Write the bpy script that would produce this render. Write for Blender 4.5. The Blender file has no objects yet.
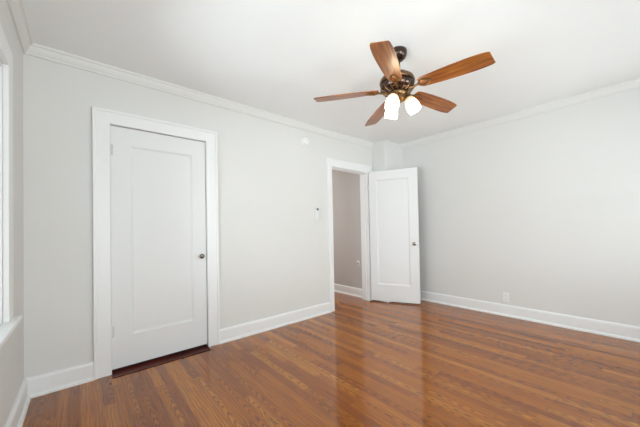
import bpy, bmesh, math, random
from mathutils import Vector, Matrix

C = bpy.context.scene.collection
S = bpy.context.scene
PI = math.pi

# ------------------------------------------------------------------ camera
def make_camera():
    yaw, pitch, roll = [math.radians(a) for a in (-43.5613, .9152, -1.192)]
    F = Vector((math.sin(-yaw)*math.cos(pitch), math.cos(yaw)*math.cos(pitch), math.sin(pitch)))
    R = Vector((math.cos(yaw), math.sin(yaw), 0)); U = R.cross(F)
    R2 = R*math.cos(roll) + U*math.sin(roll); U2 = -R*math.sin(roll) + U*math.cos(roll)
    cd = bpy.data.cameras.new('camera'); cd.sensor_width = 36; cd.sensor_fit = 'HORIZONTAL'
    cd.lens = 281.161/640*36
    cd.shift_x = -28.79/640; cd.shift_y = 10.61/640
    cd.clip_start = .02
    co = bpy.data.objects.new('camera', cd); C.objects.link(co)
    m = Matrix((R2, U2, -F)).transposed().to_4x4(); m.translation = Vector((.2974, -3.0279, 1.1446))
    co.matrix_world = m
    S.camera = co
make_camera()

# ------------------------------------------------------------------ light and exposure
S.view_settings.view_transform = 'Standard'; S.view_settings.look = 'None'
S.view_settings.gamma = 1; S.view_settings.use_curve_mapping = False
S.view_settings.exposure = 0.11

w = bpy.data.worlds.new('sky'); S.world = w; w.use_nodes = True
bg = w.node_tree.nodes['Background']
bg.inputs[0].default_value = (.88, .94, 1, 1); bg.inputs[1].default_value = 4.0

def area(name, loc, rot, sx, sy, power, col=(1, 1, 1)):
    l = bpy.data.lights.new(name, 'AREA'); l.shape = 'RECTANGLE'; l.size = sx; l.size_y = sy
    l.energy = power; l.color = col
    o = bpy.data.objects.new(name, l); C.objects.link(o); o.location = loc; o.rotation_euler = rot
    return o
# daylight outside the windows of the left wall and of the wall behind the camera
# (soft sky and ground light arriving from outside, tilted upwards like light thrown up by a bright yard)
UP = math.radians(54)
area('daylight_left', (-.72, -1.50, 1.10), (0, -PI/2-UP, 0), 1.2, 1.5, 58, (.90, .96, 1))
area('daylight_left', (-.72, -3.40, 1.10), (0, -PI/2-UP, 0), 1.2, 1.3, 36, (.90, .96, 1))
area('daylight_front', (.95, -5.02, 1.10), (PI/2+UP, 0, 0), 1.5, 1.2, 88, (.95, .99, .985))
area('daylight_front', (3.1, -5.02, 1.10), (PI/2+UP, 0, 0), 1.5, 1.2, 62, (.95, .99, .985))
area('hall_fill_light', (2.6, 2.35, 1.5), (-PI/2, 0, 0), 1.2, 1.6, 24, (1, .98, .96))  # added fill lamp inside the closed hall; no window at this end

# ------------------------------------------------------------------ materials
def mat(name, col, rough=.5, metal=0., spec=.5, bump=0., bscale=200., coat=0.):
    m = bpy.data.materials.new(name); m.use_nodes = True
    nt = m.node_tree; b = nt.nodes['Principled BSDF']
    b.inputs['Base Color'].default_value = (*col, 1); b.inputs['Roughness'].default_value = rough
    b.inputs['Metallic'].default_value = metal; b.inputs['Specular IOR Level'].default_value = spec
    b.inputs['Coat Weight'].default_value = coat
    tc = nt.nodes.new('ShaderNodeTexCoord')
    n = nt.nodes.new('ShaderNodeTexNoise'); n.inputs['Scale'].default_value = bscale; n.inputs['Detail'].default_value = 3
    nt.links.new(tc.outputs['Object'], n.inputs['Vector'])
    if bump:
        bp = nt.nodes.new('ShaderNodeBump'); bp.inputs['Strength'].default_value = bump; bp.inputs['Distance'].default_value = .002
        nt.links.new(n.outputs['Fac'], bp.inputs['Height']); nt.links.new(bp.outputs['Normal'], b.inputs['Normal'])
    # slight tonal unevenness
    n2 = nt.nodes.new('ShaderNodeTexNoise'); n2.inputs['Scale'].default_value = 1.7; n2.inputs['Detail'].default_value = 2
    nt.links.new(tc.outputs['Object'], n2.inputs['Vector'])
    mx = nt.nodes.new('ShaderNodeMixRGB'); mx.inputs[1].default_value = (*[c*.975 for c in col], 1); mx.inputs[2].default_value = (*col, 1)
    nt.links.new(n2.outputs['Fac'], mx.inputs[0]); nt.links.new(mx.outputs[0], b.inputs['Base Color'])
    return m

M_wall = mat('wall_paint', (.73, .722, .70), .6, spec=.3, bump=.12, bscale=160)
M_wall_dim = mat('wall_paint_hall_dim', (.56, .53, .505), .6, spec=.3, bump=.1, bscale=160)  # same wall paint, with the hall's dim warm light put into the colour
M_ceil = mat('ceiling_paint', (.90, .91, .905), .8, spec=.2, bump=.1, bscale=120)
M_crown = mat('crown_paint', (.765, .76, .74), .45, spec=.4)
M_trim = mat('trim_gloss_paint', (.84, .84, .835), .4, spec=.5)
M_door = mat('door_gloss_paint', (.79, .79, .785), .5, spec=.5)
M_plate = mat('white_plastic', (.82, .82, .80), .35)
M_dark = mat('black_plastic', (.03, .03, .03), .4)
M_grey = mat('grey_plastic', (.45, .45, .44), .5)
M_chrome = mat('brushed_nickel', (.62, .60, .57), .22, 1)
M_knob = mat('knob_chrome_dark_reflection', (.22, .18, .15), .2, 1)  # chrome knobs, their dark reflections put into the metal colour
M_hinge = mat('painted_hinge', (.62, .62, .60), .35, .2)
M_bronze = mat('dark_bronze', (.055, .030, .022), .22, .7, coat=.3)
M_brass = mat('antique_brass', (.19, .105, .045), .32, .85)
M_ext = mat('exterior_ground', (.78, .80, .80), .9)

def wood_blade():
    m = bpy.data.materials.new('mahogany_blade'); m.use_nodes = True; nt = m.node_tree; b = nt.nodes['Principled BSDF']
    tc = nt.nodes.new('ShaderNodeTexCoord'); mp = nt.nodes.new('ShaderNodeMapping'); mp.inputs['Scale'].default_value = (3.5, 60, 20)
    n = nt.nodes.new('ShaderNodeTexNoise'); n.inputs['Scale'].default_value = 1; n.inputs['Detail'].default_value = 5; n.inputs['Distortion'].default_value = .6
    r = nt.nodes.new('ShaderNodeValToRGB'); e = r.color_ramp.elements
    e[0].position = .3; e[0].color = (.11, .018, .003, 1); e[1].position = .72; e[1].color = (.47, .165, .026, 1)
    nt.links.new(tc.outputs['Object'], mp.inputs[0]); nt.links.new(mp.outputs[0], n.inputs['Vector'])
    nt.links.new(n.outputs['Fac'], r.inputs[0]); nt.links.new(r.outputs[0], b.inputs['Base Color'])
    b.inputs['Roughness'].default_value = .3; b.inputs['Coat Weight'].default_value = .12; b.inputs['Coat Roughness'].default_value = .15
    return m
M_blade = wood_blade()

def wood_dark():
    m = bpy.data.materials.new('dark_threshold_wood'); m.use_nodes = True; nt = m.node_tree; b = nt.nodes['Principled BSDF']
    tc = nt.nodes.new('ShaderNodeTexCoord'); mp = nt.nodes.new('ShaderNodeMapping'); mp.inputs['Scale'].default_value = (4, 60, 60)
    n = nt.nodes.new('ShaderNodeTexNoise'); n.inputs['Scale'].default_value = 1; n.inputs['Detail'].default_value = 5
    r = nt.nodes.new('ShaderNodeValToRGB'); e = r.color_ramp.elements
    e[0].position = .3; e[0].color = (.008, .001, .001, 1); e[1].position = .75; e[1].color = (.15, .013, .005, 1)
    nt.links.new(tc.outputs['Object'], mp.inputs[0]); nt.links.new(mp.outputs[0], n.inputs['Vector'])
    nt.links.new(n.outputs['Fac'], r.inputs[0]); nt.links.new(r.outputs[0], b.inputs['Base Color'])
    b.inputs['Roughness'].default_value = .3; b.inputs['Specular IOR Level'].default_value = .15
    return m
M_thresh = wood_dark()

def oak_floor():
    m = bpy.data.materials.new('oak_strip_floor'); m.use_nodes = True; nt = m.node_tree; L = nt.links.new
    b = nt.nodes['Principled BSDF']
    def math_(op, a, bb=None, c=None):
        n = nt.nodes.new('ShaderNodeMath'); n.operation = op
        for i, v in enumerate((a, bb, c)):
            if v is None: continue
            if isinstance(v, (int, float)): n.inputs[i].default_value = v
            else: L(v, n.inputs[i])
        return n.outputs[0]
    def comb(x, y, z):
        n = nt.nodes.new('ShaderNodeCombineXYZ')
        for i, v in enumerate((x, y, z)):
            if isinstance(v, (int, float)): n.inputs[i].default_value = v
            else: L(v, n.inputs[i])
        return n.outputs[0]
    def wn(vec):
        n = nt.nodes.new('ShaderNodeTexWhiteNoise'); n.noise_dimensions = '3D'; L(vec, n.inputs['Vector']); return n
    def noise(vec, scale, det=3, rough=.5, dist=0):
        n = nt.nodes.new('ShaderNodeTexNoise'); L(vec, n.inputs['Vector']); n.inputs['Scale'].default_value = scale
        n.inputs['Detail'].default_value = det; n.inputs['Roughness'].default_value = rough; n.inputs['Distortion'].default_value = dist
        return n.outputs['Fac']
    def ramp(f, stops):
        r = nt.nodes.new('ShaderNodeValToRGB'); el = r.color_ramp.elements
        while len(el) < len(stops): el.new(.5)
        for e, (p, c) in zip(el, stops): e.position = p; e.color = (*c, 1)
        L(f, r.inputs[0]); return r.outputs[0]
    def mix(f, a, c, mode='MIX'):
        n = nt.nodes.new('ShaderNodeMixRGB'); n.blend_type = mode
        for i, v in enumerate((f, a, c)):
            if isinstance(v, (int, float)): n.inputs[i].default_value = v
            elif isinstance(v, tuple): n.inputs[i].default_value = (*v, 1)
            else: L(v, n.inputs[i])
        return n.outputs[0]
    tc = nt.nodes.new('ShaderNodeTexCoord'); sp = nt.nodes.new('ShaderNodeSeparateXYZ'); L(tc.outputs['Object'], sp.inputs[0])
    X, Y = sp.outputs[0], sp.outputs[1]
    W = .0575
    xs = math_('DIVIDE', X, W); bid = math_('FLOOR', xs); fx = math_('FRACT', xs)
    r1 = wn(comb(bid, 3.7, 1.3)).outputs['Value']
    ys = math_('DIVIDE', math_('ADD', Y, math_('MULTIPLY', r1, 7.0)), math_('ADD', .75, math_('MULTIPLY', r1, .7)))
    lid = math_('FLOOR', ys); fy = math_('FRACT', ys)
    r2n = wn(comb(bid, lid, 5.1)); r2 = r2n.outputs['Value']
    r3 = wn(comb(bid, lid, 9.4)).outputs['Value']
    base = ramp(r2, [(0, (.29, .070, .004)), (.4, (.41, .113, .006)), (.75, (.46, .135, .008)), (1, (.60, .21, .022))])
    # fine straight pores
    g1 = noise(comb(math_('MULTIPLY', X, 170), math_('MULTIPLY', Y, 3.5), math_('MULTIPLY', r3, 40)), 1, 4, .65)
    # cathedral rings
    lx = math_('MULTIPLY', math_('SUBTRACT', fx, math_('ADD', .2, math_('MULTIPLY', r3, .6))), 1.0)
    wob = noise(comb(math_('MULTIPLY', X, 25), math_('MULTIPLY', Y, 5), math_('MULTIPLY', r3, 60)), 1, 3, .55)
    par = math_('ADD', math_('MULTIPLY', math_('MULTIPLY', lx, lx), 9), math_('ADD', math_('MULTIPLY', Y, 11), math_('MULTIPLY', wob, 2.6)))
    ring = math_('ADD', .5, math_('MULTIPLY', .5, math_('SINE', math_('MULTIPLY', par, 6.283))))
    ring = math_('POWER', ring, 2.0)
    rsel = math_('GREATER_THAN', r3, .55)
    straight = math_('POWER', math_('ADD', .5, math_('MULTIPLY', .5, math_('SINE', math_('MULTIPLY', math_('ADD', fx, math_('MULTIPLY', wob, .45)), 20)))), 2)
    grain = mix(rsel, straight, ring)
    c = mix(math_('MULTIPLY', grain, math_('ADD', .42, math_('MULTIPLY', rsel, .30))), base, (.07, .014, .002))
    c = mix(ramp(g1, [(.44, (0, 0, 0)), (.66, (.62, .62, .62))]), c, (.06, .012, .002))
    big = noise(comb(X, Y, 0), 1.1, 2)
    c = mix(ramp(big, [(.3, (0, 0, 0)), (.7, (.22, .22, .22))]), c, (.38, .115, .012))
    # joints between strips
    ex = math_('MINIMUM', fx, math_('SUBTRACT', 1, fx)); ey = math_('MINIMUM', fy, math_('SUBTRACT', 1, fy))
    gap = math_('MAXIMUM', math_('LESS_THAN', ex, .016), math_('LESS_THAN', ey, .0012))
    c = mix(math_('MULTIPLY', gap, .55), c, (.04, .010, .003))
    L(c, b.inputs['Base Color'])
    rr = nt.nodes.new('ShaderNodeMapRange'); L(noise(comb(X, Y, 0), 9, 4), rr.inputs[0])
    rr.inputs[3].default_value = .07; rr.inputs[4].default_value = .13
    L(rr.outputs[0], b.inputs['Roughness'])
    b.inputs['Specular IOR Level'].default_value = .95; b.inputs['Specular Tint'].default_value = (1, .86, .70, 1)
    b.inputs['Coat Weight'].default_value = 0
    bp = nt.nodes.new('ShaderNodeBump'); bp.inputs['Strength'].default_value = .12; bp.inputs['Distance'].default_value = .001
    h = math_('SUBTRACT', math_('SUBTRACT', math_('ADD', math_('MULTIPLY', r2, .12), noise(comb(math_('MULTIPLY', X, 17), Y, 0), 1.2, 1)), math_('MULTIPLY', gap, 1)), math_('MULTIPLY', grain, .15))
    L(h, bp.inputs['Height']); L(bp.outputs[0], b.inputs['Normal']); L(bp.outputs[0], b.inputs['Coat Normal'])
    return m
M_floor = oak_floor()

def glass():
    m = bpy.data.materials.new('window_glass'); m.use_nodes = True; nt = m.node_tree; nt.nodes.clear()
    o = nt.nodes.new('ShaderNodeOutputMaterial'); t = nt.nodes.new('ShaderNodeBsdfTransparent'); g = nt.nodes.new('ShaderNodeBsdfGlossy')
    g.inputs['Roughness'].default_value = .02; t.inputs[0].default_value = (.96, .98, .98, 1)
    f = nt.nodes.new('ShaderNodeFresnel'); f.inputs[0].default_value = 1.45
    x = nt.nodes.new('ShaderNodeMixShader'); nt.links.new(f.outputs[0], x.inputs[0]); nt.links.new(t.outputs[0], x.inputs[1]); nt.links.new(g.outputs[0], x.inputs[2])
    nt.links.new(x.outputs[0], o.inputs[0]); return m
M_glass = glass()

def lampglass():
    m = bpy.data.materials.new('frosted_lamp_glass'); m.use_nodes = True; nt = m.node_tree; b = nt.nodes['Principled BSDF']
    b.inputs['Base Color'].default_value = (.6, .5, .38, 1); b.inputs['Roughness'].default_value = .4
    b.inputs['Emission Color'].default_value = (1, .80, .48, 1)
    # the glowing glass is brightest around the bulb
    tc = nt.nodes.new('ShaderNodeTexCoord'); sp = nt.nodes.new('ShaderNodeSeparateXYZ'); nt.links.new(tc.outputs['Object'], sp.inputs[0])
    r = nt.nodes.new('ShaderNodeMapRange'); r.inputs[1].default_value = -.015; r.inputs[2].default_value = -.095
    nt.links.new(sp.outputs[2], r.inputs[0])
    cr = nt.nodes.new('ShaderNodeValToRGB'); e = cr.color_ramp.elements
    e[0].color = (1, .55, .20, 1); e[1].color = (1, .86, .62, 1)
    pw = nt.nodes.new('ShaderNodeMath'); pw.operation = 'POWER'; pw.inputs[1].default_value = 1.6
    ml = nt.nodes.new('ShaderNodeMath'); ml.operation = 'MULTIPLY_ADD'; ml.inputs[1].default_value = 13; ml.inputs[2].default_value = .30
    nt.links.new(r.outputs[0], cr.inputs[0]); nt.links.new(cr.outputs[0], b.inputs['Emission Color'])
    nt.links.new(r.outputs[0], pw.inputs[0]); nt.links.new(pw.outputs[0], ml.inputs[0]); nt.links.new(ml.outputs[0], b.inputs['Emission Strength']); return m
M_lampglass = lampglass()
def bulbmat():
    m = bpy.data.materials.new('lit_bulb'); m.use_nodes = True; b = m.node_tree.nodes['Principled BSDF']
    b.inputs['Emission Color'].default_value = (1, .85, .6, 1); b.inputs['Emission Strength'].default_value = 12; return m
M_bulb = bulbmat()

# ------------------------------------------------------------------ mesh helpers
def add_box(bm, a, b, mtx=None, bev=0.):
    x0, y0, z0 = a; x1, y1, z1 = b
    r = bmesh.ops.create_cube(bm, size=1)
    vs = r['verts']
    for v in vs:
        v.co = Vector(((x0+x1)/2 + v.co.x*(x1-x0), (y0+y1)/2 + v.co.y*(y1-y0), (z0+z1)/2 + v.co.z*(z1-z0)))
    if bev:
        es = list({e for v in vs for e in v.link_edges})
        q = bmesh.ops.bevel(bm, geom=es, offset=bev, segments=2, affect='EDGES', profile=.5)
        vs = list({v for f in q['faces'] for v in f.verts} | {v for v in vs if v.is_valid})
    if mtx is not None:
        for v in vs: v.co = mtx @ v.co
def lathe(bm, prof, mtx=None, seg=28, cap0=True, cap1=True):
    rings = []
    for r, z in prof:
        ring = []
        for i in range(seg):
            a = 2*PI*i/seg
            co = Vector((r*math.cos(a), r*math.sin(a), z))
            ring.append(bm.verts.new(mtx @ co if mtx is not None else co))
        rings.append(ring)
    for p, q in zip(rings, rings[1:]):
        for i in range(seg):
            j = (i+1) % seg
            bm.faces.new((p[i], p[j], q[j], q[i]))
    if cap0: bm.faces.new(rings[0])
    if cap1: bm.faces.new(rings[-1])
def tube(bm, pts, rad, seg=8):
    pts = [Vector(p) for p in pts]; rings = []
    for i, p in enumerate(pts):
        t = (pts[min(i+1, len(pts)-1)] - pts[max(i-1, 0)]).normalized()
        u = t.cross(Vector((0, 0, 1)));  u = u.normalized() if u.length > .01 else Vector((1, 0, 0))
        v = t.cross(u); r = rad[i] if isinstance(rad, (list, tuple)) else rad
        rings.append([bm.verts.new(p + u*r*math.cos(2*PI*k/seg) + v*r*math.sin(2*PI*k/seg)) for k in range(seg)])
    for p, q in zip(rings, rings[1:]):
        for i in range(seg):
            j = (i+1) % seg; bm.faces.new((p[i], p[j], q[j], q[i]))
    bm.faces.new(rings[0]); bm.faces.new(rings[-1])
def obj(name, bm, m, parent=None, smooth=False, loc=None):
    bmesh.ops.recalc_face_normals(bm, faces=bm.faces)
    me = bpy.data.meshes.new(name); bm.to_mesh(me); bm.free()
    me.materials.append(m)
    if smooth:
        me.polygons.foreach_set('use_smooth', [True]*len(me.polygons)); me.set_sharp_from_angle(angle=math.radians(40))
    o = bpy.data.objects.new(name, me); C.objects.link(o)
    if parent is not None: o.parent = parent
    if loc is not None: o.location = loc
    return o
def empty(name, loc=(0, 0, 0), rotz=0):
    o = bpy.data.objects.new(name, None); C.objects.link(o); o.location = loc; o.rotation_euler = (0, 0, rotz); return o
def struct(o): o['kind'] = 'structure'; return o
def tag(o, label, cat, group=None):
    o['label'] = label; o['category'] = cat
    if group: o['group'] = group
    return o
def boxes(name, m, lst, bev=0., parent=None):
    bm = bmesh.new()
    for a, b in lst: add_box(bm, a, b, bev=bev)
    return obj(name, bm, m, parent)
# a moulding: profile of (distance from wall, height) swept from p0 to p1; n points into the room; m0/m1 mitre signs
def sweep(bm, prof, p0, p1, n, z, m0=0, m1=0):
    p0, p1, n = Vector((*p0, 0)), Vector((*p1, 0)), Vector((*n, 0)); d = (p1-p0).normalized()
    A = [bm.verts.new(p0 + d*(u*m0) + n*u + Vector((0, 0, z+h))) for u, h in prof]
    B = [bm.verts.new(p1 - d*(u*m1) + n*u + Vector((0, 0, z+h))) for u, h in prof]
    k = len(prof)
    for i in range(k):
        j = (i+1) % k; bm.faces.new((A[i], A[j], B[j], B[i]))
    bm.faces.new(A); bm.faces.new(B)

# ------------------------------------------------------------------ room sizes
W, H, Y0 = 4.19, 2.5215, -4.3            # width, ceiling height, wall behind the camera
D1a, D1b, D1t = .4704, 1.207, 2.05       # closed door opening
D2a, D2b, D2t = 2.859, 3.587, 2.021      # open doorway
T = .128                                 # wall thickness
QX, QY = 3.73, -.263                     # boxed chase in the far corner

# ------------------------------------------------------------------ floor, walls, ceiling
struct(boxes('floor', M_floor, [((-T, Y0-T, -.06), (W+T, 2.6, 0))]))
struct(boxes('ceiling', M_ceil, [((-T, Y0-T, H), (W+T, 2.6, H+.06))]))
struct(boxes('wall_back', M_wall, [
    ((-T, 0, 0), (D1a, T, H)), ((D1a, 0, D1t), (D1b, T, H)), ((D1a, .07, 0), (D1b, T, D1t)),  # last box: unseen backing added behind the closed door against light leaks
    ((D1b, 0, 0), (D2a-.0, T, H)), ((D2a, 0, D2t), (D2b, T, H)), ((D2b, 0, 0), (W+T, T, H))]))
WA, WB, WZ0, WZ1 = -2.28, -.73, .682, 2.045    # first window of the left wall
WC, WD = -4.05, -2.75                          # second window of the left wall
struct(boxes('wall_left', M_wall, [
    ((-T, WB, 0), (0, 0, H)), ((-T, WD, 0), (0, WA, H)), ((-T, Y0-T, 0), (0, WC, H)),
    ((-T, WA, 0), (0, WB, WZ0)), ((-T, WA, WZ1), (0, WB, H)),
    ((-T, WC, 0), (0, WD, WZ0)), ((-T, WC, WZ1), (0, WD, H))]))
struct(boxes('wall_right', M_wall, [((W, Y0-T, 0), (W+T, 0, H))]))
FX = [(.20, 1.70), (2.35, 3.85)]
struct(boxes('wall_front', M_wall, [
    ((0, Y0-T, 0), (W, Y0, WZ0)), ((0, Y0-T, WZ1), (W, Y0, H)),
    ((0, Y0-T, WZ0), (FX[0][0], Y0, WZ1)), ((FX[0][1], Y0-T, WZ0), (FX[1][0], Y0, WZ1)), ((FX[1][1], Y0-T, WZ0), (W, Y0, WZ1))]))
struct(boxes('wall_chase', M_wall, [((QX, QY, 0), (W, 0, H))]))
struct(boxes('wall_hall_right', M_wall_dim, [((3.668, T, 0), (3.668+T, 2.6, H))]))
struct(boxes('wall_hall_left', M_wall_dim, [((1.5, T, 0), (1.5+T, 2.6, H))]))
struct(boxes('wall_hall_back', M_wall_dim, [((1.5, 2.5, 0), (3.8, 2.6, H))]))
struct(boxes('wall_hall_front', M_wall_dim, [((1.6, T, 0), (D2a-.13, T+.012, H))]))
struct(boxes('floor_exterior', M_ext, [((-14, -16, -.7), (14, 8, -.6))]))

# ------------------------------------------------------------------ mouldings
BASE = [(0, 0), (.036, 0), (.036, .010), (.031, .019), (.022, .024), (.020, .026), (.020, .122), (.016, .134), (.009, .141), (0, .141)]
CROWN = [(0, 0), (.008, 0), (.012, -.0), (.012, .012), (.020, .022), (.030, .038), (.038, .056), (.044, .062), (.050, .062), (.050, .078), (0, .078)]
def base(name, segs):
    bm = bmesh.new()
    for s in segs: sweep(bm, BASE, s[0], s[1], s[2], 0, *s[3:])
    return struct(obj(name, bm, M_trim))
base('baseboard_left', [((0, Y0), (0, 0), (1, 0), 1, 1)])
base('baseboard_back', [((0, 0), (.362, 0), (0, -1), 1, 0), ((1.313, 0), (2.775, 0), (0, -1), 0, 0), ((3.70, 0), (QX, 0), (0, -1), 0, 0)])
base('baseboard_chase', [((QX, 0), (QX, QY), (-1, 0), 0, -1), ((QX, QY), (W, QY), (0, -1), -1, 1)])
base('baseboard_right', [((W, QY), (W, Y0), (-1, 0), 1, 1)])
base('baseboard_front', [((0, Y0), (W, Y0), (0, 1), 1, 1)])
base('baseboard_hall', [((3.668, 2.5), (3.668, T), (-1, 0), 0, 0)])
def crown(name, segs):
    bm = bmesh.new()
    for s in segs: sweep(bm, CROWN, s[0], s[1], s[2], H-.078, *s[3:])
    return struct(obj(name, bm, M_crown))
crown('trim_1', [((0, Y0), (0, 0), (1, 0), 1, 1)])
crown('trim_2', [((0, 0), (QX, 0), (0, -1), 1, 0)])
crown('trim_3', [((W, QY), (W, Y0), (-1, 0), 0, 1)])
crown('trim_4', [((0, Y0), (W, Y0), (0, 1), 1, 1)])

# door casings: flat board with a raised back band and a rounded inner bead
def casing(name, xa, xb, xc, xd, zt, zc, y=0., jamb=None):
    bm = bmesh.new()
    prof = lambda wd: [(0, 0), (0, .014), (.006, .020), (wd-.020, .022), (wd-.018, .028), (wd-.003, .028), (wd, .024), (wd, 0)]
    def leg(xi, xo, ztop_i, ztop_o):
        wd = abs(xo-xi); s = 1 if xo > xi else -1
        pr = prof(wd); k = len(pr); th = ztop_o-ztop_i
        A = [bm.verts.new((xi+s*u, y-d, 0)) for u, d in pr]
        B = [bm.verts.new((xi+s*u, y-d, ztop_i+th*u/wd)) for u, d in pr]
        for i in range(k): j = (i+1) % k; bm.faces.new((A[i], A[j], B[j], B[i]))
        bm.faces.new(A); bm.faces.new(B)
    leg(xb, xa, zt, zc); leg(xc, xd, zt, zc)
    pr = prof(zc-zt); k = len(pr); h = zc-zt
    A = [bm.verts.new((xb-(xb-xa)*u/h, y-d, zt+u)) for u, d in pr]
    B = [bm.verts.new((xc+(xd-xc)*u/h, y-d, zt+u)) for u, d in pr]
    for i in range(k): j = (i+1) % k; bm.faces.new((A[i], A[j], B[j], B[i]))
    bm.faces.new(A); bm.faces.new(B)
    if jamb:
        j0, j1, t = jamb
        add_box(bm, (xb-.0005, j0, 0), (xb+t, j1, zt)); add_box(bm, (xc-t, j0, 0), (xc+.0005, j1, zt)); add_box(bm, (xb+t, j0, zt-t), (xc-t, j1, zt+.0005))
    return struct(obj(name, bm, M_trim))
casing('trim_5', .362, D1a+.002, D1b-.002, 1.313, D1t-.002, 2.1628)
o = casing('trim_6', 2.775, D2a, D2b, 3.700, D2t, 2.1396)
# jamb lining with stop of the open doorway
boxes_ = [((D2a, -.001, 0), (D2a+.004, T+.001, D2t)), ((D2b-.004, -.001, 0), (D2b, T+.001, D2t)), ((D2a, -.001, D2t-.004), (D2b, T+.001, D2t)),
          ((D2a, .04, 0), (D2a+.014, .075, D2t)), ((D2b-.014, .04, 0), (D2b, .075, D2t)), ((D2a, .04, D2t-.014), (D2b, .075, D2t)),
          ((D2b, T, 0), (D2b+.075, T+.02, 2.12)), ((D2a-.09, T, 0), (D2a, T+.02, 2.12)), ((D2a-.09, T, D2t), (D2b+.075, T+.02, 2.12))]
struct(boxes('trim_7', M_trim, boxes_))

# ------------------------------------------------------------------ doors
def panel_leaf(bm, w, z0, z1, p0, p1, pz0, pz1, th):
    """front face at y=0 (towards -y), thickness th behind; recessed panel on both faces"""
    ins, dep = .018, .011
    for y, s in ((0, 1), (th, -1)):
        o = [(0, z0), (w, z0), (w, z1), (0, z1)]
        i1 = [(p0, pz0), (p1, pz0), (p1, pz1), (p0, pz1)]
        i2 = [(p0+.006, pz0+.006), (p1-.006, pz0+.006), (p1-.006, pz1-.006), (p0+.006, pz1-.006)]
        i3 = [(p0+ins, pz0+ins), (p1-ins, pz0+ins), (p1-ins, pz1-ins), (p0+ins, pz1-ins)]
        R = [[bm.verts.new((x, y+s*d, z)) for x, z in q] for q, d in ((o, 0), (i1, 0), (i2, .004), (i3, dep))]
        for a, b in zip(R, R[1:]):
            for i in range(4): j = (i+1) % 4; bm.faces.new((a[i], a[j], b[j], b[i]))
        bm.faces.new(R[-1])
        if s == 1: F = R[0]
        else:
            for i in range(4): j = (i+1) % 4; bm.faces.new((F[i], F[j], R[0][j], R[0][i]))
def knob(bm, x, z, s=-1, y=0.):
    mt = Matrix.Translation((x, y, z)) @ Matrix.Rotation(-s*PI/2, 4, 'X')
    lathe(bm, [(.010, 0), (.010, .024), (.014, .030), (.021, .038), (.024, .048), (.021, .057), (.014, .062), (.003, .063)], mt, 24)
def rose(bm, x, z, s=-1, y=0.):
    mt = Matrix.Translation((x, y, z)) @ Matrix.Rotation(-s*PI/2, 4, 'X')
    lathe(bm, [(.030, 0), (.030, .003), (.026, .007), (.012, .009)], mt, 24)
def hinge(bm, x, y, z):
    mt = Matrix.Translation((x, y, z))
    lathe(bm, [(.003, -.051), (.006, -.047), (.0065, -.045), (.0065, .045), (.006, .047), (.003, .051)], mt, 12)
    add_box(bm, (x-.016, y+.004, z-.044), (x+.018, y+.008, z+.044))

d1 = struct(empty('door_1', (D1a+.004, .006, 0)))
wd1 = D1b-D1a-.008
bm = bmesh.new(); panel_leaf(bm, wd1, .028, D1t-.006, .605-D1a-.004, 1.085-D1a-.004, .285, 1.895, .038)
obj('door_leaf', bm, M_door, d1)
for z in (.335, 1.84):
    bm = bmesh.new(); hinge(bm, -.002, -.009, z); obj('hinge', bm, M_hinge, d1, True)
bm = bmesh.new(); rose(bm, wd1-.053, .905); pl = obj('knob_plate', bm, M_plate, d1, True)
bm = bmesh.new(); knob(bm, wd1-.053, .905); obj('door_knob', bm, M_knob, d1, True)

ang = math.atan2(-.689, .297)
# leaf swung open into the room: its local +x runs from the hinge to the free edge
d2 = struct(empty('door_2', (3.590, -.045, 0), ang))
wd2 = .752
bm = bmesh.new(); panel_leaf(bm, wd2, .020, 2.030, .115, .622, .268, 1.893, .036)
obj('door_leaf', bm, M_door, d2)
for z in (.30, 1.78):
    bm = bmesh.new(); hinge(bm, -.006, -.003, z); obj('hinge', bm, M_hinge, d2, True)
for s, y in ((-1, 0.), (1, .036)):
    bm = bmesh.new(); rose(bm, wd2-.062, .90, s, y); obj('knob_plate', bm, M_chrome, d2, True)
    bm = bmesh.new(); knob(bm, wd2-.062, .90, s, y); obj('door_knob', bm, M_knob, d2, True)
bm = bmesh.new(); add_box(bm, (wd2-.0005, .007, .85), (wd2+.002, .029, .95)); add_box(bm, (wd2, .012, .89), (wd2+.010, .024, .91), bev=.002)
obj('latch', bm, M_chrome, d2)

# dark threshold board under the closed door
t = boxes('threshold_board', M_thresh, [((D1a+.003, -.112, 0), (D1b-.004, .07, .006))], bev=.002)
struct(t); t.name = 'trim_8'

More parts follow.
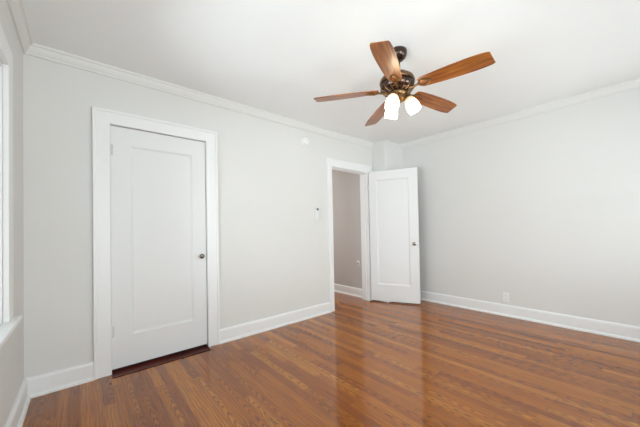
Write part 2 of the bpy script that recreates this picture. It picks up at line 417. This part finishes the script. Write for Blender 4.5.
# ------------------------------------------------------------------ windows
def window(name, axis, base_co, a, b, inward):
    """double-hung window; a..b along the wall, opening WZ0..WZ1; local x along wall, local y = outwards"""
    w_ = b-a
    r = struct(empty(name))
    if axis == 'left':
        r.matrix_world = Matrix.Translation((0, a, 0)) @ Matrix.Rotation(PI/2, 4, 'Z')     # x->+y, y->-x
    else:
        r.matrix_world = Matrix.Translation((b, Y0, 0)) @ Matrix.Rotation(PI, 4, 'Z')      # x->-x, y->-y
    zb, zt = WZ0, WZ1
    # casing (room side is -y)
    c = .13; ct = .115
    bm = bmesh.new()
    for x0, x1, z0, z1 in ((-c, .0, zb, zt+ct), (w_, w_+c, zb, zt+ct), (0, w_, zt, zt+ct)):
        add_box(bm, (x0, -.022, z0), (x1, 0, z1), bev=.003)
    obj('window_casing', bm, M_trim, r)
    bm = bmesh.new()
    add_box(bm, (0, 0, zb), (.02, T, zt)); add_box(bm, (w_-.02, 0, zb), (w_, T, zt)); add_box(bm, (.02, 0, zt-.02), (w_-.02, T, zt))
    for x0, x1 in ((.02, .032), (w_-.032, w_-.02)): add_box(bm, (x0, .018, zb), (x1, .038, zt-.02))
    obj('window_frame', bm, M_trim, r)
    bm = bmesh.new(); add_box(bm, (-c-.022, -.052, zb-.012), (w_+c+.022, 0, zb+.014), bev=.005); add_box(bm, (.0, 0, zb-.01), (w_, T+.03, zb+.014))
    obj('window_sill', bm, M_trim, r)
    zm = (zb+zt)/2
    for nm, y0, z0, z1 in (('window_sash', .040, zb+.014, zm+.02), ('window_sash', .078, zm-.02, zt-.02)):
        bm = bmesh.new(); f = .045
        add_box(bm, (.02, y0, z0), (.02+f, y0+.034, z1)); add_box(bm, (w_-.02-f, y0, z0), (w_-.02, y0+.034, z1))
        add_box(bm, (.02+f, y0, z0), (w_-.02-f, y0+.034, z0+f)); add_box(bm, (.02+f, y0, z1-f), (w_-.02-f, y0+.034, z1))
        s = obj(nm, bm, M_trim, r)
        bm = bmesh.new(); add_box(bm, (.02+f, y0+.015, z0+f), (w_-.02-f, y0+.019, z1-f)); obj('window_pane', bm, M_glass, s)
    return r
window('window_1', 'left', None, WA, WB, 1)
window('window_2', 'left', None, WC, WD, 1)
window('window_3', 'front', None, *FX[0], 1)
window('window_4', 'front', None, *FX[1], 1)

# ------------------------------------------------------------------ ceiling fan
FXc, FYc = 2.097, -1.7375
fan = tag(empty('ceiling_fan', (FXc, FYc, H)), 'five-blade ceiling fan with reddish wooden blades and three lit glass shades', 'ceiling fan')
ZB = 2.228 - H          # blade plane below the ceiling
bm = bmesh.new()
lathe(bm, [(.030, -.0), (.066, -.0), (.068, -.008), (.066, -.030), (.056, -.052), (.040, -.068), (.024, -.075), (.012, -.076)], None, 32)
obj('canopy', bm, M_bronze, fan, True)
bm = bmesh.new(); lathe(bm, [(.012, -.07), (.012, -.20)], None, 16)
lathe(bm, [(.012, -.175), (.028, -.185), (.030, -.20), (.020, -.205)], None, 20)
obj('downrod', bm, M_bronze, fan, True)
bm = bmesh.new()
lathe(bm, [(.020, -.195), (.060, -.196), (.100, -.206), (.126, -.226), (.135, -.248), (.133, -.262), (.124, -.270), (.124, -.278), (.131, -.282),
           (.128, -.302), (.108, -.322), (.074, -.334), (.030, -.338)], None, 40)
hs = obj('motor_housing', bm, M_bronze, fan, True)
bm = bmesh.new()
lathe(bm, [(.090, -.2015), (.102, -.205), (.128, -.2255), (.1372, -.248), (.1368, -.254), (.1345, -.258)], None, 40, False, False)
obj('housing_band', bm, M_brass, hs, True)
bm = bmesh.new()
for k in range(15):       # pierced brass ribs round the housing
    a = 2*PI*k/15
    tube(bm, [(r*math.cos(a), r*math.sin(a), z) for r, z in ((.132, -.283), (.1305, -.300), (.110, -.322), (.078, -.335))], .0035, 6)
obj('housing_rib', bm, M_brass, hs, True)
# switch cup and light fitter
bm = bmesh.new()
lathe(bm, [(.030, -.330), (.066, -.332), (.072, -.340), (.070, -.356), (.058, -.368), (.060, -.374), (.056, -.388), (.036, -.400), (.016, -.406), (.009, -.416), (.003, -.421)], None, 32)
fit = obj('light_kit', bm, M_brass, fan, True)

def blade_mesh():
    """blade along +x from the hub, underside slightly cambered, mitred tip"""
    pts = [(.165, .040), (.185, .051), (.22, .056), (.32, .064), (.44, .0695), (.54, .0705), (.60, .068), (.648, .062), (.667, .054)]
    low = [(.165, -.040), (.185, -.051), (.22, -.056), (.32, -.064), (.44, -.0695), (.54, -.0705), (.60, -.067), (.638, -.061), (.655, -.053)]
    out = pts + [(.664, .0)] + low[::-1]
    bm = bmesh.new()
    th = .006
    # as strips across the width for clean shading
    n = len(pts); top, bot = [], []
    for (x0, y0), (x1, y1) in zip(pts, low):
        top.append([bm.verts.new((x0+(x1-x0)*t, y0+(y1-y0)*t, th/2)) for t in (0, .25, .5, .75, 1)])
        bot.append([bm.verts.new((x0+(x1-x0)*t, y0+(y1-y0)*t, -th/2)) for t in (0, .25, .5, .75, 1)])
    for g in (top, bot):
        for a, b in zip(g, g[1:]):
            for i in range(4): bm.faces.new((a[i], a[i+1], b[i+1], b[i]))
    for i in range(n-1):
        bm.faces.new((top[i][0], top[i+1][0], bot[i+1][0], bot[i][0])); bm.faces.new((top[i][4], top[i+1][4], bot[i+1][4], bot[i][4]))
    for i in range(4):
        bm.faces.new((top[0][i], top[0][i+1], bot[0][i+1], bot[0][i])); bm.faces.new((top[-1][i], top[-1][i+1], bot[-1][i+1], bot[-1][i]))
    return bm
def iron_mesh():
    """bracket: arm from the motor, opening into a pointed loop under the blade root"""
    bm = bmesh.new()
    tube(bm, [(.085, 0, -.012), (.12, 0, -.016), (.150, 0, -.010), (.170, 0, -.008)], [.011, .009, .008, .007], 10)
    for s in (1, -1):
        tube(bm, [(.150, 0, -.009), (.170, s*.020, -.008), (.200, s*.030, -.008), (.232, s*.022, -.008), (.255, 0, -.008)], .0055, 8)
    for x, y in ((.255, 0), (.195, .030), (.195, -.030)):
        lathe(bm, [(.007, -.014), (.009, -.010), (.009, -.004)], Matrix.Translation((x, y, 0)), 10)
    add_box(bm, (.075, -.018, -.012), (.105, .018, -.002), bev=.002)
    return bm
base_a = math.radians(-81.6)
blade0 = obj('fan_blade', blade_mesh(), M_blade, fan, False)
iron0 = obj('blade_bracket', iron_mesh(), M_brass, blade0, True)
for k in range(5):
    b = blade0 if k == 0 else blade0.copy()
    if k:
        C.objects.link(b); b.parent = fan
        i = iron0.copy(); C.objects.link(i); i.parent = b
    a = base_a + k*2*PI/5
    b.matrix_basis = Matrix.Translation((0, 0, ZB-.008)) @ Matrix.Rotation(a, 4, 'Z') @ Matrix.Rotation(math.radians(2.6), 4, 'Y') @ Matrix.Rotation(math.radians(-12), 4, 'X') 

# three tulip shades on curved arms
def shade_mesh():
    bm = bmesh.new()
    outer = [(.025, 0), (.031, -.008), (.040, -.026), (.047, -.050), (.051, -.075), (.051, -.095), (.049, -.110), (.049, -.118)]
    inner = [(r-.003, z) for r, z in outer][::-1]
    lathe(bm, outer + inner, None, 32, False, False)
    return bm
sh0 = obj('lamp_shade', shade_mesh(), M_lampglass, fan, True)
bm = bmesh.new(); lathe(bm, [(.012, -.012), (.012, -.03), (.020, -.05), (.026, -.070), (.022, -.088), (.010, -.097), (.003, -.099)], None, 20)
bu0 = obj('bulb', bm, M_bulb, sh0, True)
bm = bmesh.new(); lathe(bm, [(.010, .022), (.020, .018), (.028, .010), (.030, -.004), (.026, -.010), (.012, -.012)], None, 24)
cp0 = obj('shade_holder', bm, M_brass, sh0, True)
for k, a in enumerate([math.radians(d) for d in (-50, 70, 190)]):
    if k == 0: s = sh0
    else:
        s = sh0.copy(); C.objects.link(s); s.parent = fan
        for ch in (bu0, cp0):
            c = ch.copy(); C.objects.link(c); c.parent = s
    tilt = math.radians(24)
    s.matrix_basis = Matrix.Translation((.076*math.cos(a), .076*math.sin(a), -.378)) @ Matrix.Rotation(a, 4, 'Z') @ Matrix.Rotation(-tilt, 4, 'Y')
    bm = bmesh.new()
    tube(bm, [(.04*math.cos(a), .04*math.sin(a), -.385), (.058*math.cos(a), .058*math.sin(a), -.366), (.072*math.cos(a), .072*math.sin(a), -.362)], .008, 8)
    obj('lamp_arm', bm, M_brass, fan, True)

# the rod hangs a little out of plumb from its ball joint
lean = Vector((0, 0, 1)).rotation_difference(Vector((-.0295, .0318, 1)).normalized()).to_matrix().to_4x4()
pv = Matrix.Translation((0, 0, ZB))
for ch in fan.children:
    if ch.name not in ('canopy', 'downrod'): 
        sag = Matrix.Translation((-.010, .009, .004)) if not ch.name.startswith('fan_blade') else Matrix.Identity(4)
        ch.matrix_basis = sag @ pv @ lean @ pv.inverted() @ ch.matrix_basis

# ------------------------------------------------------------------ small things on the walls
sd = tag(empty('smoke_detector', (2.425, 0, 2.288)), 'small round white smoke detector high on the wall near the doorway', 'smoke detector')
mt = Matrix.Rotation(PI/2, 4, 'X')
bm = bmesh.new(); lathe(bm, [(.060, 0), (.060, .008), (.056, .012), (.050, .012)], mt, 32); obj('mounting_plate', bm, M_plate, sd, True)
bm = bmesh.new(); lathe(bm, [(.051, .010), (.050, .026), (.044, .036), (.030, .040), (.003, .041)], mt, 32); obj('cover', bm, M_plate, sd, True)

rc = tag(empty('fan_remote', (2.580, 0, 1.345)), 'slim white remote with a dark top in a wall holder left of the doorway', 'remote control')
bm = bmesh.new(); add_box(bm, (-.030, -.010, -.085), (.030, 0, .050), bev=.003); obj('holder', bm, M_plate, rc)
bm = bmesh.new(); add_box(bm, (-.021, -.030, -.070), (.021, -.010, .092), bev=.004); rb = obj('remote_body', bm, M_plate, rc)
bm = bmesh.new(); add_box(bm, (-.014, -.032, .052), (.016, -.0295, .080), bev=.0008); obj('display', bm, M_dark, rb)

ot = tag(empty('wall_outlet', (W, -1.797, .235)), 'white wall outlet plate low on the right wall above the baseboard', 'outlet')
bm = bmesh.new(); add_box(bm, (-.006, -.036, -.058), (0, .036, .058), bev=.002); obj('cover_plate', bm, M_plate, ot)
for z in (-.021, .021):
    bm = bmesh.new(); add_box(bm, (-.008, -.016, z-.014), (-.0055, .016, z+.014), bev=.001); r_ = obj('receptacle', bm, M_plate, ot)
    bm = bmesh.new()
    for y in (-.006, .006): add_box(bm, (-.0086, y-.001, z-.004), (-.0078, y+.001, z+.005))
    obj('slot', bm, M_dark, r_)

ho = tag(empty('wall_socket', (3.668, .30, .565)), 'small socket plate with a dark plug on the hallway wall seen through the doorway', 'socket')
bm = bmesh.new(); add_box(bm, (-.006, -.036, -.040), (0, .036, .040), bev=.002); obj('cover_plate', bm, M_plate, ho)
bm = bmesh.new(); add_box(bm, (-.030, -.016, -.030), (-.006, .016, .004), bev=.004); obj('plug', bm, M_grey, ho)
